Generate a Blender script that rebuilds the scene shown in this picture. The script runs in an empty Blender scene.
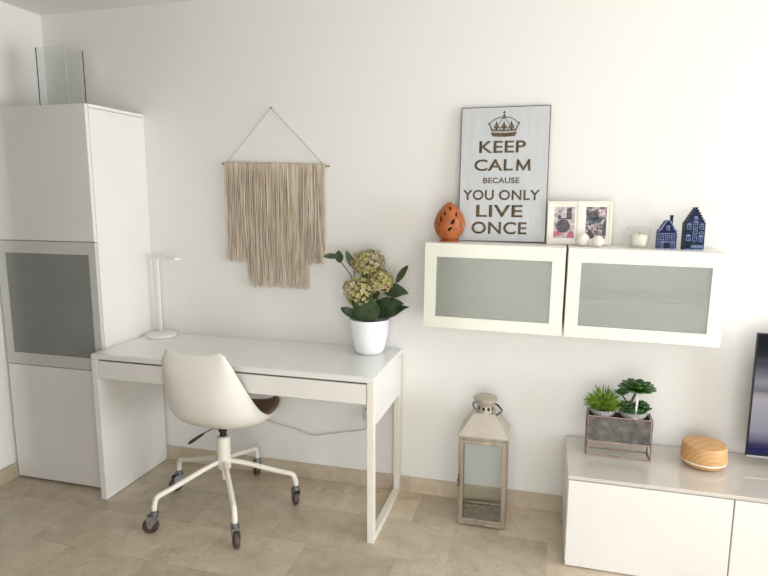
import bpy, math, random
from mathutils import Vector, Matrix
random.seed(7)
PI = math.pi
sc = bpy.context.scene
COL = sc.collection

# ------------------------------------------------------------------ materials
def lin(c):
    r = []
    for v in c:
        v /= 255.0
        r.append(v / 12.92 if v <= 0.04045 else ((v + 0.055) / 1.055) ** 2.4)
    return (*r, 1.0)

def pm(name, rgb, rough=.5, metal=0.0, trans=0.0, ior=1.45, coat=0.0, spec=.5, emit=None, es=0.0, sss=0.0):
    m = bpy.data.materials.new(name); m.use_nodes = True
    b = m.node_tree.nodes['Principled BSDF']
    b.inputs['Base Color'].default_value = lin(rgb)
    b.inputs['Roughness'].default_value = rough
    b.inputs['Metallic'].default_value = metal
    b.inputs['Transmission Weight'].default_value = trans
    b.inputs['IOR'].default_value = ior
    b.inputs['Coat Weight'].default_value = coat
    b.inputs['Coat Roughness'].default_value = .04
    b.inputs['Specular IOR Level'].default_value = spec
    if emit:
        b.inputs['Emission Color'].default_value = lin(emit)
        b.inputs['Emission Strength'].default_value = es
    return m

def nd(m, t, **kw):
    n = m.node_tree.nodes.new(t)
    for k, v in kw.items(): setattr(n, k, v)
    return n

def lk(m, a, b): m.node_tree.links.new(a, b)

def noisy(m, rgb1, rgb2, scale=5.0, detail=5.0, stretch=(1, 1, 1), lo=.35, hi=.65, coord='Object', bump=0.0, rough=.6, dist=0.0):
    """colour varies between two tones by noise; optional bump from the same noise"""
    b = m.node_tree.nodes['Principled BSDF']
    tc = nd(m, 'ShaderNodeTexCoord'); mp = nd(m, 'ShaderNodeMapping')
    mp.inputs['Scale'].default_value = stretch
    lk(m, tc.outputs[coord], mp.inputs['Vector'])
    n = nd(m, 'ShaderNodeTexNoise')
    n.inputs['Scale'].default_value = scale; n.inputs['Detail'].default_value = detail
    n.inputs['Roughness'].default_value = rough; n.inputs['Distortion'].default_value = dist
    lk(m, mp.outputs[0], n.inputs['Vector'])
    r = nd(m, 'ShaderNodeValToRGB')
    r.color_ramp.elements[0].position = lo; r.color_ramp.elements[0].color = lin(rgb1)
    r.color_ramp.elements[1].position = hi; r.color_ramp.elements[1].color = lin(rgb2)
    lk(m, n.outputs['Fac'], r.inputs[0]); lk(m, r.outputs[0], b.inputs['Base Color'])
    if bump:
        bp = nd(m, 'ShaderNodeBump'); bp.inputs['Strength'].default_value = bump; bp.inputs['Distance'].default_value = .002
        lk(m, n.outputs['Fac'], bp.inputs['Height']); lk(m, bp.outputs[0], b.inputs['Normal'])
    return r

WALLC = (232, 228, 222)
M = {}
M['wall'] = pm('painted_plaster', WALLC, .9, spec=.2)
noisy(M['wall'], (232, 230, 225), (235, 233, 228), 90, 3, bump=.03)
M['ceiling'] = pm('ceiling_paint', (234, 231, 227), .95, spec=.1)
M['hall'] = pm('dark_unseen_wall_paint', (112, 110, 108), .9, spec=.1)  # also on unseen room walls, darkened to cut bounced light
M['lacquer'] = pm('white_gloss_lacquer', (233, 230, 224), .07, coat=.3)
noisy(M['lacquer'], (232, 229, 223), (234, 231, 225), 3, 2)
M['carcass'] = pm('white_foil', (236, 233, 227), .3)
noisy(M['carcass'], (235, 232, 226), (237, 234, 228), 4, 2)
M['desk'] = pm('white_painted_board', (234, 231, 225), .22)
noisy(M['desk'], (233, 230, 224), (235, 232, 226), 5, 2)
M['steel_white'] = pm('white_powder_coat', (234, 228, 214), .32)
noisy(M['steel_white'], (232, 226, 212), (236, 231, 219), 9, 3)
M['bench_top'] = pm('beige_glass_top', (214, 206, 195), .04, coat=.5, ior=1.65)
noisy(M['bench_top'], (206, 199, 190), (208, 201, 192), 3, 2)
M['door_frame'] = pm('cabinet_door_white', (238, 235, 225), .12)
noisy(M['door_frame'], (229, 228, 215), (231, 230, 217), 4, 2)
M['frame_glass'] = pm('painted_glass_border', (206, 206, 200), .08)
noisy(M['frame_glass'], (203, 203, 197), (205, 205, 199), 4, 2)
M['frost'] = pm('frosted_glass', (200, 204, 194), .2, trans=.72)
noisy(M['frost'], (212, 216, 206), (218, 222, 212), 6, 2)
M['frost_dark'] = pm('grey_frosted_glass', (160, 162, 157), .25, trans=.3)
noisy(M['frost_dark'], (158, 160, 155), (163, 165, 160), 6, 2)
M['shelf_shade'] = pm('shade_dark_shelf', (96, 106, 98), .3)
noisy(M['shelf_shade'], (46, 54, 48), (54, 62, 56), 6, 2)  # whole shelf darkened to stand in for its shaded edge behind the pane
M['gap'] = pm('dark_gap', (60, 55, 50), .8)
M['clear'] = pm('clear_glass', (250, 252, 251), .0, trans=1.0, ior=1.38)
M['thin'] = pm('thin_clear_glass', (252, 254, 253), .0, trans=1.0, ior=1.10)
M['chair_shell'] = pm('white_chair_plastic', (232, 228, 218), .32)
noisy(M['chair_shell'], (231, 227, 217), (233, 229, 219), 8, 3, bump=.03)
M['leather'] = pm('brown_leather', (112, 78, 64), .5)
noisy(M['leather'], (112, 84, 72), (138, 106, 92), 60, 5, bump=.2)
M['black'] = pm('black_plastic', (28, 28, 30), .35)
noisy(M['black'], (24, 24, 26), (34, 34, 36), 30, 3)
M['chrome'] = pm('dull_zinc', (150, 152, 156), .35, metal=.9)
noisy(M['chrome'], (132, 134, 138), (168, 170, 174), 60, 3)
M['rubber'] = pm('brown_rubber_wheel', (74, 60, 54), .45)
noisy(M['rubber'], (60, 48, 43), (92, 76, 68), 50, 3)
M['lampw'] = pm('white_satin_plastic', (238, 235, 232), .35)
noisy(M['lampw'], (237, 234, 231), (239, 236, 233), 9, 2)
M['cotton'] = pm('natural_cotton', (214, 198, 176), .95, spec=.1)
noisy(M['cotton'], (176, 161, 140), (218, 205, 186), 55, 3, (1, 1, .10))
M['rod'] = pm('grey_driftwood', (150, 138, 124), .8)
noisy(M['rod'], (120, 110, 98), (170, 158, 142), 30, 4, (.2, 1, 1))
M['cordg'] = pm('greyish_cord', (170, 162, 152), .9)
noisy(M['cordg'], (186, 180, 172), (206, 200, 192), 120, 2)
M['pot'] = pm('white_ceramic', (240, 241, 243), .25)
noisy(M['pot'], (239, 240, 242), (241, 242, 244), 9, 2)
M['soil'] = pm('dark_soil', (45, 34, 28), .95)
noisy(M['soil'], (28, 22, 18), (66, 52, 42), 90, 5, bump=.6)
M['leaf'] = pm('dark_green_leaf', (52, 70, 46), .45)
noisy(M['leaf'], (34, 52, 34), (78, 96, 62), 18, 4)
M['stem'] = pm('green_brown_stem', (74, 72, 50), .6)
noisy(M['stem'], (58, 58, 42), (92, 88, 62), 30, 3)
M['petal'] = pm('hydrangea_petals', (200, 196, 140), .8)
rp = noisy(M['petal'], (120, 122, 66), (206, 196, 156), 26, 3, lo=.3, hi=.7)
e = rp.color_ramp.elements.new(.5); e.color = lin((172, 168, 106))
e = rp.color_ramp.elements.new(.6); e.color = lin((178, 148, 132))
M['terracotta'] = pm('terracotta', (186, 98, 52), .5)
noisy(M['terracotta'], (150, 78, 36), (180, 104, 52), 25, 5, bump=.15)
M['sign_edge'] = pm('dark_grey_edge', (92, 88, 84), .6)
noisy(M['sign_edge'], (78, 74, 70), (104, 100, 96), 20, 3)
M['sign_face'] = pm('pale_grey_board', (208, 212, 214), .6)
noisy(M['sign_face'], (192, 195, 196), (200, 203, 204), 30, 5, (1, 1, .2))
M['sign_ink'] = pm('dark_brown_ink', (84, 72, 54), .6)
noisy(M['sign_ink'], (66, 56, 42), (108, 92, 66), 60, 4)
M['frame_cream'] = pm('cream_frame', (234, 228, 214), .45)
noisy(M['frame_cream'], (232, 226, 212), (236, 230, 217), 15, 3)
M['mat'] = pm('mount_board', (240, 236, 226), .8)
noisy(M['mat'], (239, 235, 225), (241, 237, 227), 30, 2)
M['print_a'] = pm('mottled_mauve_print', (170, 158, 162), .3)
noisy(M['print_a'], (120, 108, 116), (208, 196, 198), 60, 6, lo=.3, hi=.6)
M['print_b'] = pm('speckled_grey_print', (130, 120, 124), .3)
noisy(M['print_b'], (54, 48, 54), (214, 192, 198), 85, 6, lo=.42, hi=.62)
M['ink_dark'] = pm('dark_print_ink', (58, 54, 60), .35)
noisy(M['ink_dark'], (44, 40, 46), (84, 78, 86), 90, 4)
M['ink_grey'] = pm('grey_print_ink', (124, 116, 124), .35)
noisy(M['ink_grey'], (96, 88, 96), (156, 148, 156), 90, 4)
M['ink_rose'] = pm('rose_print_ink', (182, 84, 104), .35)
noisy(M['ink_rose'], (150, 60, 80), (206, 112, 130), 90, 4)
M['ink_teal'] = pm('teal_print_ink', (78, 112, 116), .35)
noisy(M['ink_teal'], (40, 62, 66), (84, 108, 112), 90, 4)
M['ball'] = pm('chalky_white_ball', (240, 236, 226), .8)
noisy(M['ball'], (222, 216, 204), (244, 240, 232), 60, 4, bump=.6)
M['wax'] = pm('ivory_wax', (244, 238, 222), .6)
noisy(M['wax'], (243, 237, 221), (245, 239, 224), 20, 2)
M['delft'] = pm('cobalt_blue_glaze', (34, 48, 120), .4, spec=.2)
noisy(M['delft'], (6, 9, 46), (16, 24, 78), 60, 4)
M['delft_slate'] = pm('slate_blue_glaze', (52, 76, 112), .4, spec=.2)
noisy(M['delft_slate'], (14, 23, 42), (34, 50, 74), 60, 4)
M['delft_white'] = pm('pale_blue_white_glaze', (188, 200, 218), .4, spec=.2)
noisy(M['delft_white'], (92, 108, 158), (150, 164, 196), 90, 4)
M['delft_dark'] = pm('dark_blue_pane', (24, 30, 66), .3, spec=.25)
noisy(M['delft_dark'], (6, 8, 28), (14, 18, 44), 60, 3)
M['nickel'] = pm('brushed_nickel', (196, 186, 170), .34, metal=.75)
noisy(M['nickel'], (150, 141, 126), (184, 174, 158), 30, 4, (1, 1, .08))
M['nickel_roof'] = pm('pale_satin_metal', (214, 206, 192), .42, metal=.45)
noisy(M['nickel_roof'], (180, 172, 158), (192, 184, 170), 12, 3)
M['gunmetal'] = pm('dark_handle_metal', (92, 90, 90), .4, metal=.8)
noisy(M['gunmetal'], (76, 74, 74), (108, 106, 106), 40, 3)
M['copper'] = pm('rose_copper_wire', (186, 158, 144), .32, metal=.7)
noisy(M['copper'], (140, 116, 104), (168, 142, 130), 30, 3)
M['zinc'] = pm('aged_zinc_trough', (118, 114, 110), .55, metal=.45)
noisy(M['zinc'], (74, 71, 67), (124, 121, 116), 26, 7, lo=.3, hi=.7, bump=.15)
M['cement'] = pm('grey_cement_pot', (150, 150, 148), .8)
noisy(M['cement'], (134, 134, 132), (164, 164, 162), 40, 5, bump=.2)
M['succ_a'] = pm('bright_green_needles', (92, 134, 48), .5)
noisy(M['succ_a'], (66, 108, 30), (146, 172, 66), 34, 3)
M['succ_b'] = pm('glossy_green_succulent', (54, 96, 44), .35)
noisy(M['succ_b'], (28, 64, 26), (72, 112, 48), 26, 3)
M['stake'] = pm('white_tag_plastic', (216, 218, 216), .4)
noisy(M['stake'], (212, 214, 212), (220, 222, 220), 30, 2)
M['band'] = pm('translucent_white_ring', (244, 236, 224), .3)
noisy(M['band'], (243, 235, 223), (245, 237, 225), 20, 2)
M['cable'] = pm('pale_grey_cable', (176, 174, 176), .5)
noisy(M['cable'], (186, 184, 186), (198, 196, 198), 40, 2)
M['socket'] = pm('socket_plastic', (226, 222, 214), .4)
noisy(M['socket'], (224, 220, 212), (228, 224, 216), 20, 2)
M['tv_black'] = pm('black_tv_bezel', (20, 20, 24), .25)
noisy(M['tv_black'], (17, 17, 20), (25, 25, 29), 20, 2)
M['silver'] = pm('silver_tv_edge', (188, 188, 192), .3, metal=.6)
noisy(M['silver'], (182, 182, 186), (194, 194, 198), 20, 2)

# wood grain
m = M['wood'] = pm('light_wood_grain', (214, 170, 108), .45)
b = m.node_tree.nodes['Principled BSDF']
tc = nd(m, 'ShaderNodeTexCoord'); mp = nd(m, 'ShaderNodeMapping')
mp.inputs['Location'].default_value = (-.03, .105, -.028); mp.inputs['Scale'].default_value = (1.0, .45, 1.35)
wv = nd(m, 'ShaderNodeTexWave', wave_type='RINGS', rings_direction='SPHERICAL')
wv.inputs['Scale'].default_value = 20; wv.inputs['Distortion'].default_value = 2.2; wv.inputs['Detail'].default_value = 2; wv.inputs['Detail Scale'].default_value = 1.2
r = nd(m, 'ShaderNodeValToRGB')
r.color_ramp.elements[0].color = lin((196, 150, 98)); r.color_ramp.elements[1].color = lin((208, 163, 110))
r.color_ramp.elements[0].position = .0; r.color_ramp.elements[1].position = .55
lk(m, tc.outputs['Object'], mp.inputs[0]); lk(m, mp.outputs[0], wv.inputs['Vector']); lk(m, wv.outputs['Fac'], r.inputs[0]); lk(m, r.outputs[0], b.inputs['Base Color'])

# marble: floor tiles 0.40 x 0.293 m in a half bond, slightly different tone per tile
def marble(name, tiles=True, skirt=False):
    m = pm(name, (190, 172, 145), .16 if tiles else .35)
    b = m.node_tree.nodes['Principled BSDF']
    tc = nd(m, 'ShaderNodeTexCoord')
    def math_(op, a, bb=None, c=None):
        n = nd(m, 'ShaderNodeMath', operation=op)
        for i, v in enumerate((a, bb, c)):
            if v is None: continue
            if isinstance(v, (int, float)): n.inputs[i].default_value = v
            else: lk(m, v, n.inputs[i])
        return n.outputs[0]
    sx = nd(m, 'ShaderNodeSeparateXYZ'); lk(m, tc.outputs['Object'], sx.inputs[0])
    X, Y, Z = sx.outputs
    if tiles:
        v = math_('DIVIDE', math_('SUBTRACT', Y, .01), .2935)
        row = math_('FLOOR', v)
        odd = math_('FLOORED_MODULO', row, 2)             # row -1 -> 1
        u = math_('DIVIDE', math_('SUBTRACT', math_('SUBTRACT', X, .15), math_('MULTIPLY', odd, .19)), .4)
        coln = math_('FLOOR', u)
        fu = math_('SUBTRACT', u, coln); fv = math_('SUBTRACT', v, row)
        du = math_('MULTIPLY', math_('MINIMUM', fu, math_('SUBTRACT', 1.0, fu)), .4)
        dv = math_('MULTIPLY', math_('MINIMUM', fv, math_('SUBTRACT', 1.0, fv)), .2935)
    else:
        u = math_('DIVIDE', math_('SUBTRACT', math_('ADD', X, Y), .66), .4)
        coln = math_('FLOOR', u); row = math_('FLOOR', 3.2)
        fu = math_('SUBTRACT', u, coln)
        du = math_('MULTIPLY', math_('MINIMUM', fu, math_('SUBTRACT', 1.0, fu)), .4)
        dv = du
    d = math_('MINIMUM', du, dv)
    cb = nd(m, 'ShaderNodeCombineXYZ'); lk(m, coln, cb.inputs[0]); lk(m, row, cb.inputs[1])
    wn = nd(m, 'ShaderNodeTexWhiteNoise', noise_dimensions='2D'); lk(m, cb.outputs[0], wn.inputs['Vector'])
    off = nd(m, 'ShaderNodeVectorMath', operation='MULTIPLY_ADD')
    lk(m, wn.outputs['Color'], off.inputs[0]); off.inputs[1].default_value = (9, 9, 9); lk(m, tc.outputs['Object'], off.inputs[2])
    n1 = nd(m, 'ShaderNodeTexNoise'); n1.inputs['Scale'].default_value = 7; n1.inputs['Detail'].default_value = 8; n1.inputs['Roughness'].default_value = .62; n1.inputs['Distortion'].default_value = .6
    lk(m, off.outputs[0], n1.inputs['Vector'])
    r = nd(m, 'ShaderNodeValToRGB')
    r.color_ramp.elements[0].position = .3; r.color_ramp.elements[0].color = lin((182, 167, 145))
    r.color_ramp.elements[1].position = .72; r.color_ramp.elements[1].color = lin((208, 195, 175))
    e = r.color_ramp.elements.new(.5); e.color = lin((196, 182, 160))
    lk(m, n1.outputs['Fac'], r.inputs[0])
    # veins
    n2 = nd(m, 'ShaderNodeTexNoise'); n2.inputs['Scale'].default_value = 9; n2.inputs['Detail'].default_value = 6; n2.inputs['Distortion'].default_value = 1.4
    lk(m, off.outputs[0], n2.inputs['Vector'])
    vein = math_('ABSOLUTE', math_('SUBTRACT', n2.outputs['Fac'], .5))
    veinm = nd(m, 'ShaderNodeMapRange'); veinm.inputs['From Max'].default_value = .012; veinm.inputs['To Min'].default_value = .4; veinm.inputs['To Max'].default_value = 0
    lk(m, vein, veinm.inputs['Value'])
    mx = nd(m, 'ShaderNodeMix', data_type='RGBA'); lk(m, veinm.outputs[0], mx.inputs['Factor']); lk(m, r.outputs[0], mx.inputs['A']); mx.inputs['B'].default_value = lin((150, 128, 104))
    # per tile tone
    tone = nd(m, 'ShaderNodeMapRange'); tone.inputs['To Min'].default_value = .87; tone.inputs['To Max'].default_value = 1.16
    lk(m, wn.outputs['Value'], tone.inputs['Value'])
    sc_ = nd(m, 'ShaderNodeVectorMath', operation='SCALE'); lk(m, mx.outputs['Result'], sc_.inputs[0]); lk(m, tone.outputs[0], sc_.inputs['Scale'])
    jm = nd(m, 'ShaderNodeMapRange'); jm.inputs['From Max'].default_value = .0016; jm.inputs['To Min'].default_value = .45; jm.inputs['To Max'].default_value = 0
    lk(m, d, jm.inputs['Value'])
    mj = nd(m, 'ShaderNodeMix', data_type='RGBA'); lk(m, jm.outputs[0], mj.inputs['Factor']); lk(m, sc_.outputs[0], mj.inputs['A']); mj.inputs['B'].default_value = lin((140, 122, 100))
    lk(m, mj.outputs['Result'], b.inputs['Base Color'])
    rr = nd(m, 'ShaderNodeMapRange'); rr.inputs['To Min'].default_value = .08 if tiles else .3; rr.inputs['To Max'].default_value = .22 if tiles else .45
    lk(m, n1.outputs['Fac'], rr.inputs['Value']); lk(m, rr.outputs[0], b.inputs['Roughness'])
    return m
M['floor'] = marble('beige_marble_tiles')
M['skirt'] = marble('beige_marble_skirting', tiles=False)

# TV screen: room reflections painted in as glow, dark top and blue lower corner
m = M['screen'] = pm('screen_painted_reflection', (8, 8, 12), .08)
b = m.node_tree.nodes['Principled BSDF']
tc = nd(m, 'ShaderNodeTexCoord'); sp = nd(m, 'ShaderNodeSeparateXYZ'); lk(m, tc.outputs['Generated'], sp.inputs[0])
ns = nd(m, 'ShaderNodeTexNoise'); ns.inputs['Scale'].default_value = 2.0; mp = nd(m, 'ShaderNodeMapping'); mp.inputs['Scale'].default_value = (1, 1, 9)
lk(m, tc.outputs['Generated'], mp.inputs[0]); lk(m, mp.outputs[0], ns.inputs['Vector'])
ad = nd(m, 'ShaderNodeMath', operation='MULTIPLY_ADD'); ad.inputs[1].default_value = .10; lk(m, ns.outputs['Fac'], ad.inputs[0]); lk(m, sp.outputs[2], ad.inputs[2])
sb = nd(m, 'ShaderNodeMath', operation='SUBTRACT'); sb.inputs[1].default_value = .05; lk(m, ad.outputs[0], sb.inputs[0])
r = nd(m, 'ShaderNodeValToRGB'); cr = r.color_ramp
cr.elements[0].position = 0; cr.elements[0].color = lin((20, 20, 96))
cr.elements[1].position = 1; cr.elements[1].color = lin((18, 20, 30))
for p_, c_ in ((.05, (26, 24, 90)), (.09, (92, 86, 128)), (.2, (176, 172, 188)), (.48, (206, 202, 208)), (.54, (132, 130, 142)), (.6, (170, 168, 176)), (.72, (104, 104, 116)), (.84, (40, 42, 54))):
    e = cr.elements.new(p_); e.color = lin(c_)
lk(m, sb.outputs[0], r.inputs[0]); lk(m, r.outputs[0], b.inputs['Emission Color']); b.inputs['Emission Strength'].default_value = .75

# ------------------------------------------------------------------ mesh helpers
class MB:
    def __init__(s): s.v = []; s.f = []
    def add(s, vs, fs):
        n = len(s.v); s.v += [tuple(p) for p in vs]; s.f += [tuple(i + n for i in f) for f in fs]; return s
    def box(s, x0, x1, y0, y1, z0, z1):
        vs = [(x, y, z) for x in (x0, x1) for y in (y0, y1) for z in (z0, z1)]
        return s.add(vs, [(0, 1, 3, 2), (4, 6, 7, 5), (0, 4, 5, 1), (2, 3, 7, 6), (0, 2, 6, 4), (1, 5, 7, 3)])
    def loft(s, rings, cap=True, closed=True):
        n = len(rings[0]); vs = [p for r in rings for p in r]; fs = []
        for i in range(len(rings) - 1):
            for j in range(n if closed else n - 1):
                k = (j + 1) % n
                fs.append((i * n + j, i * n + k, (i + 1) * n + k, (i + 1) * n + j))
        if cap and closed: fs.append(tuple(range(n))[::-1]); fs.append(tuple((len(rings) - 1) * n + j for j in range(n)))
        return s.add(vs, fs)
    def tube(s, pts, rad, seg=10, cap=True):
        pts = [Vector(p) for p in pts]; rings = []; up = None
        if not isinstance(rad, (list, tuple)): rad = [rad] * len(pts)
        for i, p in enumerate(pts):
            a = pts[max(i - 1, 0)]; c = pts[min(i + 1, len(pts) - 1)]
            t = (c - a).normalized()
            if up is None:
                up = Vector((0, 0, 1)) if abs(t.z) < .9 else Vector((1, 0, 0))
                up = (up - t * up.dot(t)).normalized()
            else:
                up = (up - t * up.dot(t))
                up = up.normalized() if up.length > 1e-6 else t.orthogonal().normalized()
            w = t.cross(up)
            rings.append([p + (up * math.cos(2 * PI * k / seg) + w * math.sin(2 * PI * k / seg)) * rad[i] for k in range(seg)])
        return s.loft(rings, cap)
    def lathe(s, prof, c=(0, 0, 0), seg=40, cap=True, sx=1, sy=1):
        rings = [[(c[0] + max(r, 1e-4) * sx * math.cos(2 * PI * k / seg), c[1] + max(r, 1e-4) * sy * math.sin(2 * PI * k / seg), c[2] + z) for k in range(seg)] for r, z in prof]
        return s.loft(rings, cap)
    def prism(s, poly, y0, y1):
        """polygon in x,z extruded along y"""
        return s.loft([[(x, y0, z) for x, z in poly], [(x, y1, z) for x, z in poly]])
    def sphere(s, c, r, seg=20, rings=12, sz=1):
        return s.lathe([(r * math.sin(PI * i / rings), -r * sz * math.cos(PI * i / rings)) for i in range(rings + 1)], c, seg)
    def build(s, name, mat, parent=None, bevel=0, smooth=False, local=False, seg=2, sub=0, solid=0, recalc=True):
        me = bpy.data.meshes.new(name)
        o0 = Vector((0, 0, 0))
        if parent is not None and not local:
            q = parent
            while q is not None: o0 += q.location; q = q.parent
        me.from_pydata([Vector(p) - o0 for p in s.v], [], s.f)
        if recalc:
            import bmesh
            bm = bmesh.new(); bm.from_mesh(me); bmesh.ops.recalc_face_normals(bm, faces=bm.faces); bm.to_mesh(me); bm.free()
        if smooth:
            me.shade_smooth(); me.set_sharp_from_angle(angle=math.radians(40 if smooth is True else smooth))
        me.materials.append(mat)
        o = bpy.data.objects.new(name, me); COL.objects.link(o)
        if parent is not None: o.parent = parent
        if solid:
            k = o.modifiers.new('s', 'SOLIDIFY'); k.thickness = solid; k.offset = -1
        if bevel:
            k = o.modifiers.new('b', 'BEVEL'); k.width = bevel; k.segments = seg; k.limit_method = 'ANGLE'; k.angle_limit = math.radians(40)
        if sub:
            k = o.modifiers.new('u', 'SUBSURF'); k.levels = sub; k.render_levels = sub
        return o

def thing(name, label, cat, loc=(0, 0, 0), rot=(0, 0, 0), group=None):
    o = bpy.data.objects.new(name, None); COL.objects.link(o); o.empty_display_size = .05
    o.location = loc; o.rotation_euler = rot
    o['label'] = label; o['category'] = cat
    if group: o['group'] = group
    return o

def tag(o, label, cat, group=None):
    o['label'] = label; o['category'] = cat
    if group: o['group'] = group
    return o

def box1(name, mat, parent, *b, bevel=0, **k): return MB().box(*b).build(name, mat, parent, bevel=bevel, **k)

def structure(o): o['kind'] = 'structure'; return o

def round_poly(x0, x1, z0, z1, r, n=5):
    ps = []
    for cx, cz, a0 in ((x1 - r, z1 - r, 0), (x0 + r, z1 - r, 90), (x0 + r, z0 + r, 180), (x1 - r, z0 + r, 270)):
        for i in range(n + 1):
            a = math.radians(a0 + 90 * i / n); ps.append((cx + r * math.cos(a), cz + r * math.sin(a)))
    return ps

def spline(keys, n):
    """Catmull-Rom through tuples"""
    out = []; K = [Vector(k) for k in keys]; m_ = len(K) - 1
    for i in range(n + 1):
        t = i / n * m_; j = min(int(t), m_ - 1); f = t - j
        p0 = K[max(j - 1, 0)]; p1 = K[j]; p2 = K[j + 1]; p3 = K[min(j + 2, m_)]
        out.append(.5 * ((2 * p1) + (p2 - p0) * f + (2 * p0 - 5 * p1 + 4 * p2 - p3) * f * f + (3 * p1 - p0 - 3 * p2 + p3) * f ** 3))
    return out

# ------------------------------------------------------------------ the room
XL, XR, YF, H = -.62, 6.0, -3.5, 2.474
LE = -.535                                    # left wall ends here: open hall beyond
T = .12
HX = -2.0
structure(box1('floor', M['floor'], None, HX - T, XR + T, YF - T, T, -.1, 0))
structure(box1('ceiling', M['ceiling'], None, HX - T, XR + T, YF - T, T, H, H + .1))
structure(box1('wall_back', M['wall'], None, HX - T, XR + T, 0, T, 0, H))
structure(box1('wall_left', M['wall'], None, XL - .1, XL, LE, 0, 0, H))
structure(MB().box(XL - .1, XL, YF, -1.9, 0, H).build('wall_left_front', M['hall']))
structure(box1('wall_hall', M['hall'], None, HX - T, HX, YF, 0, 0, H))
# right wall with a window, front wall with an unseen door opening widened for fill
wy0, wy1, wz0, wz1 = -2.9, -.2, .1, 2.2
w = MB()
w.box(XR, XR + T, YF, wy0, 0, H).box(XR, XR + T, wy1, 0, 0, H).box(XR, XR + T, wy0, wy1, 0, wz0).box(XR, XR + T, wy0, wy1, wz1, H)
structure(w.build('wall_right', M['wall']))
fx0, fx1, fz1 = 1.2, 3.9, 2.2
w = MB()
w.box(HX, fx0, YF - T, YF, 0, H).box(fx1, XR, YF - T, YF, 0, H).box(fx0, fx1, YF - T, YF, fz1, H)
structure(w.build('wall_front', M['hall']))
w = MB()
for a, c in ((wy0, wy0 + .05), ((wy0 + wy1) / 2 - .03, (wy0 + wy1) / 2 + .03), (wy1 - .05, wy1)): w.box(XR + .03, XR + .08, a, c, wz0, wz1)
w.box(XR + .03, XR + .08, wy0, wy1, wz0, wz0 + .05).box(XR + .03, XR + .08, wy0, wy1, wz1 - .05, wz1)
structure(w.build('window_1', M['lampw'], bevel=.003))
w = MB()
for a, c in ((fx0, fx0 + .06), ((fx0 + fx1) / 2 - .04, (fx0 + fx1) / 2 + .04), (fx1 - .06, fx1)): w.box(a, c, YF - .09, YF - .04, 0, fz1)
w.box(fx0, fx1, YF - .09, YF - .04, fz1 - .06, fz1)
structure(w.build('window_2', M['lampw'], bevel=.003))
structure(box1('baseboard_back', M['skirt'], None, XL, XR, -.012, 0, 0, .082, bevel=.0015))
structure(box1('baseboard_left', M['skirt'], None, XL, XL + .012, LE, -.012, 0, .082, bevel=.0015))
structure(box1('baseboard_right', M['skirt'], None, XR - .012, XR, YF, -.012, 0, .082, bevel=.0015))

# ------------------------------------------------------------------ tall cabinet
BK = -.014                                    # furniture backs stand off the skirting
t = thing('tall_cabinet', 'tall glossy white storage cabinet in the left corner with a grey frosted glass middle door', 'cabinet', (-.303, -.21, 0))
w = MB()
x0, x1 = -.603, -.003
w.box(x0, x0 + .016, -.398, BK, .01, .09).box(x1 - .016, x1, -.398, BK, .01, .09)
w.box(x0, x0 + .016, -.398, -.001, .09, 1.912).box(x1 - .016, x1, -.398, -.001, .09, 1.912)
w.box(x0, x1, -.398, -.001, 1.914, 1.93)
w.box(x0 + .016, x1 - .016, -.398, BK, .02, .036).box(x0 + .016, x1 - .016, -.398, BK, 1.272, 1.288).box(x0 + .016, x1 - .016, -.398, BK, .628, .644)
w.box(x0 + .016, x1 - .016, BK - .006, BK, .036, 1.91)
w.box(x0 + .03, x1 - .03, -.385, BK, 0, .02)
w.build('body', M['carcass'], t, bevel=.0012)
box1('shelf', M['carcass'], t, x0 + .017, x1 - .017, -.37, BK - .008, .95, .966)
d = .42
def door(nm, z0, z1, mat, hole=None, pane=None, px0=x0 + .002, px1=x1 - .002, yf=-d, yb=-.4, par=t, edge=None):
    if not hole: return box1(nm, mat, par, px0, px1, yf, yb, z0, z1, bevel=.0015)
    a, b_, c, e_ = hole
    q = MB().box(px0, a, yf, yb, z0, z1).box(b_, px1, yf, yb, z0, z1).box(a, b_, yf, yb, z0, c).box(a, b_, yf, yb, e_, z1)
    o = q.build(nm, mat, par)
    MB().box(a, b_, yf + .001, yf + .007, c, e_).build('glass_pane', pane, o)
    return o
door('door', 1.2835, 1.9285, M['lacquer'])
door('door', .639, 1.2795, M['frame_glass'], (-.553, -.045, .70, 1.219), M['frost_dark'])
door('door', .012, .635, M['lacquer'])

# ------------------------------------------------------------------ glass vase on the cabinet
t = thing('glass_vase', 'clear square glass vase on top of the tall white cabinet', 'vase', (-.275, -.257, 1.93))
w = MB()
o_ = [(-.363, -.317), (-.187, -.317), (-.187, -.197), (-.363, -.197)]
i_ = [(-.359, -.313), (-.191, -.313), (-.191, -.201), (-.359, -.201)]
R = [[(x, y, 1.931) for x, y in o_], [(x, y, 2.22) for x, y in o_], [(x, y, 2.22) for x, y in i_], [(x, y, 1.945) for x, y in i_]]
w.loft(R).build('vase_glass', M['clear'], t, bevel=.0012)

# ------------------------------------------------------------------ desk
t = thing('desk', 'long white desk with shallow drawers and an open metal frame right leg', 'desk', (.71, -.25, 0))
DB = -.014
box1('tabletop', M['desk'], t, 0, 1.42, -.503, -.002, .7265, .75, bevel=.002)
box1('glass_top', pm('desk_glass_cover', (236, 238, 235), .04, coat=.5, ior=1.6), t, .004, 1.416, -.499, DB - .004, .75, .7525, bevel=.0008)
box1('side_panel', M['desk'], t, 0, .033, -.503, DB, .003, .7265, bevel=.002)
box1('side_apron', M['desk'], t, 1.405, 1.42, -.473, DB - .03, .532, .7265, bevel=.001)
box1('back_rail', M['desk'], t, .033, 1.405, DB - .03, DB, .63, .7265, bevel=.001)
w = MB()
w.box(1.39, 1.42, -.503, -.473, 0, .7265).box(1.39, 1.42, DB - .03, DB, 0, .7265).box(1.39, 1.42, -.473, DB - .03, 0, .03)
w.build('frame_leg', M['steel_white'], t, bevel=.0015)
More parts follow.
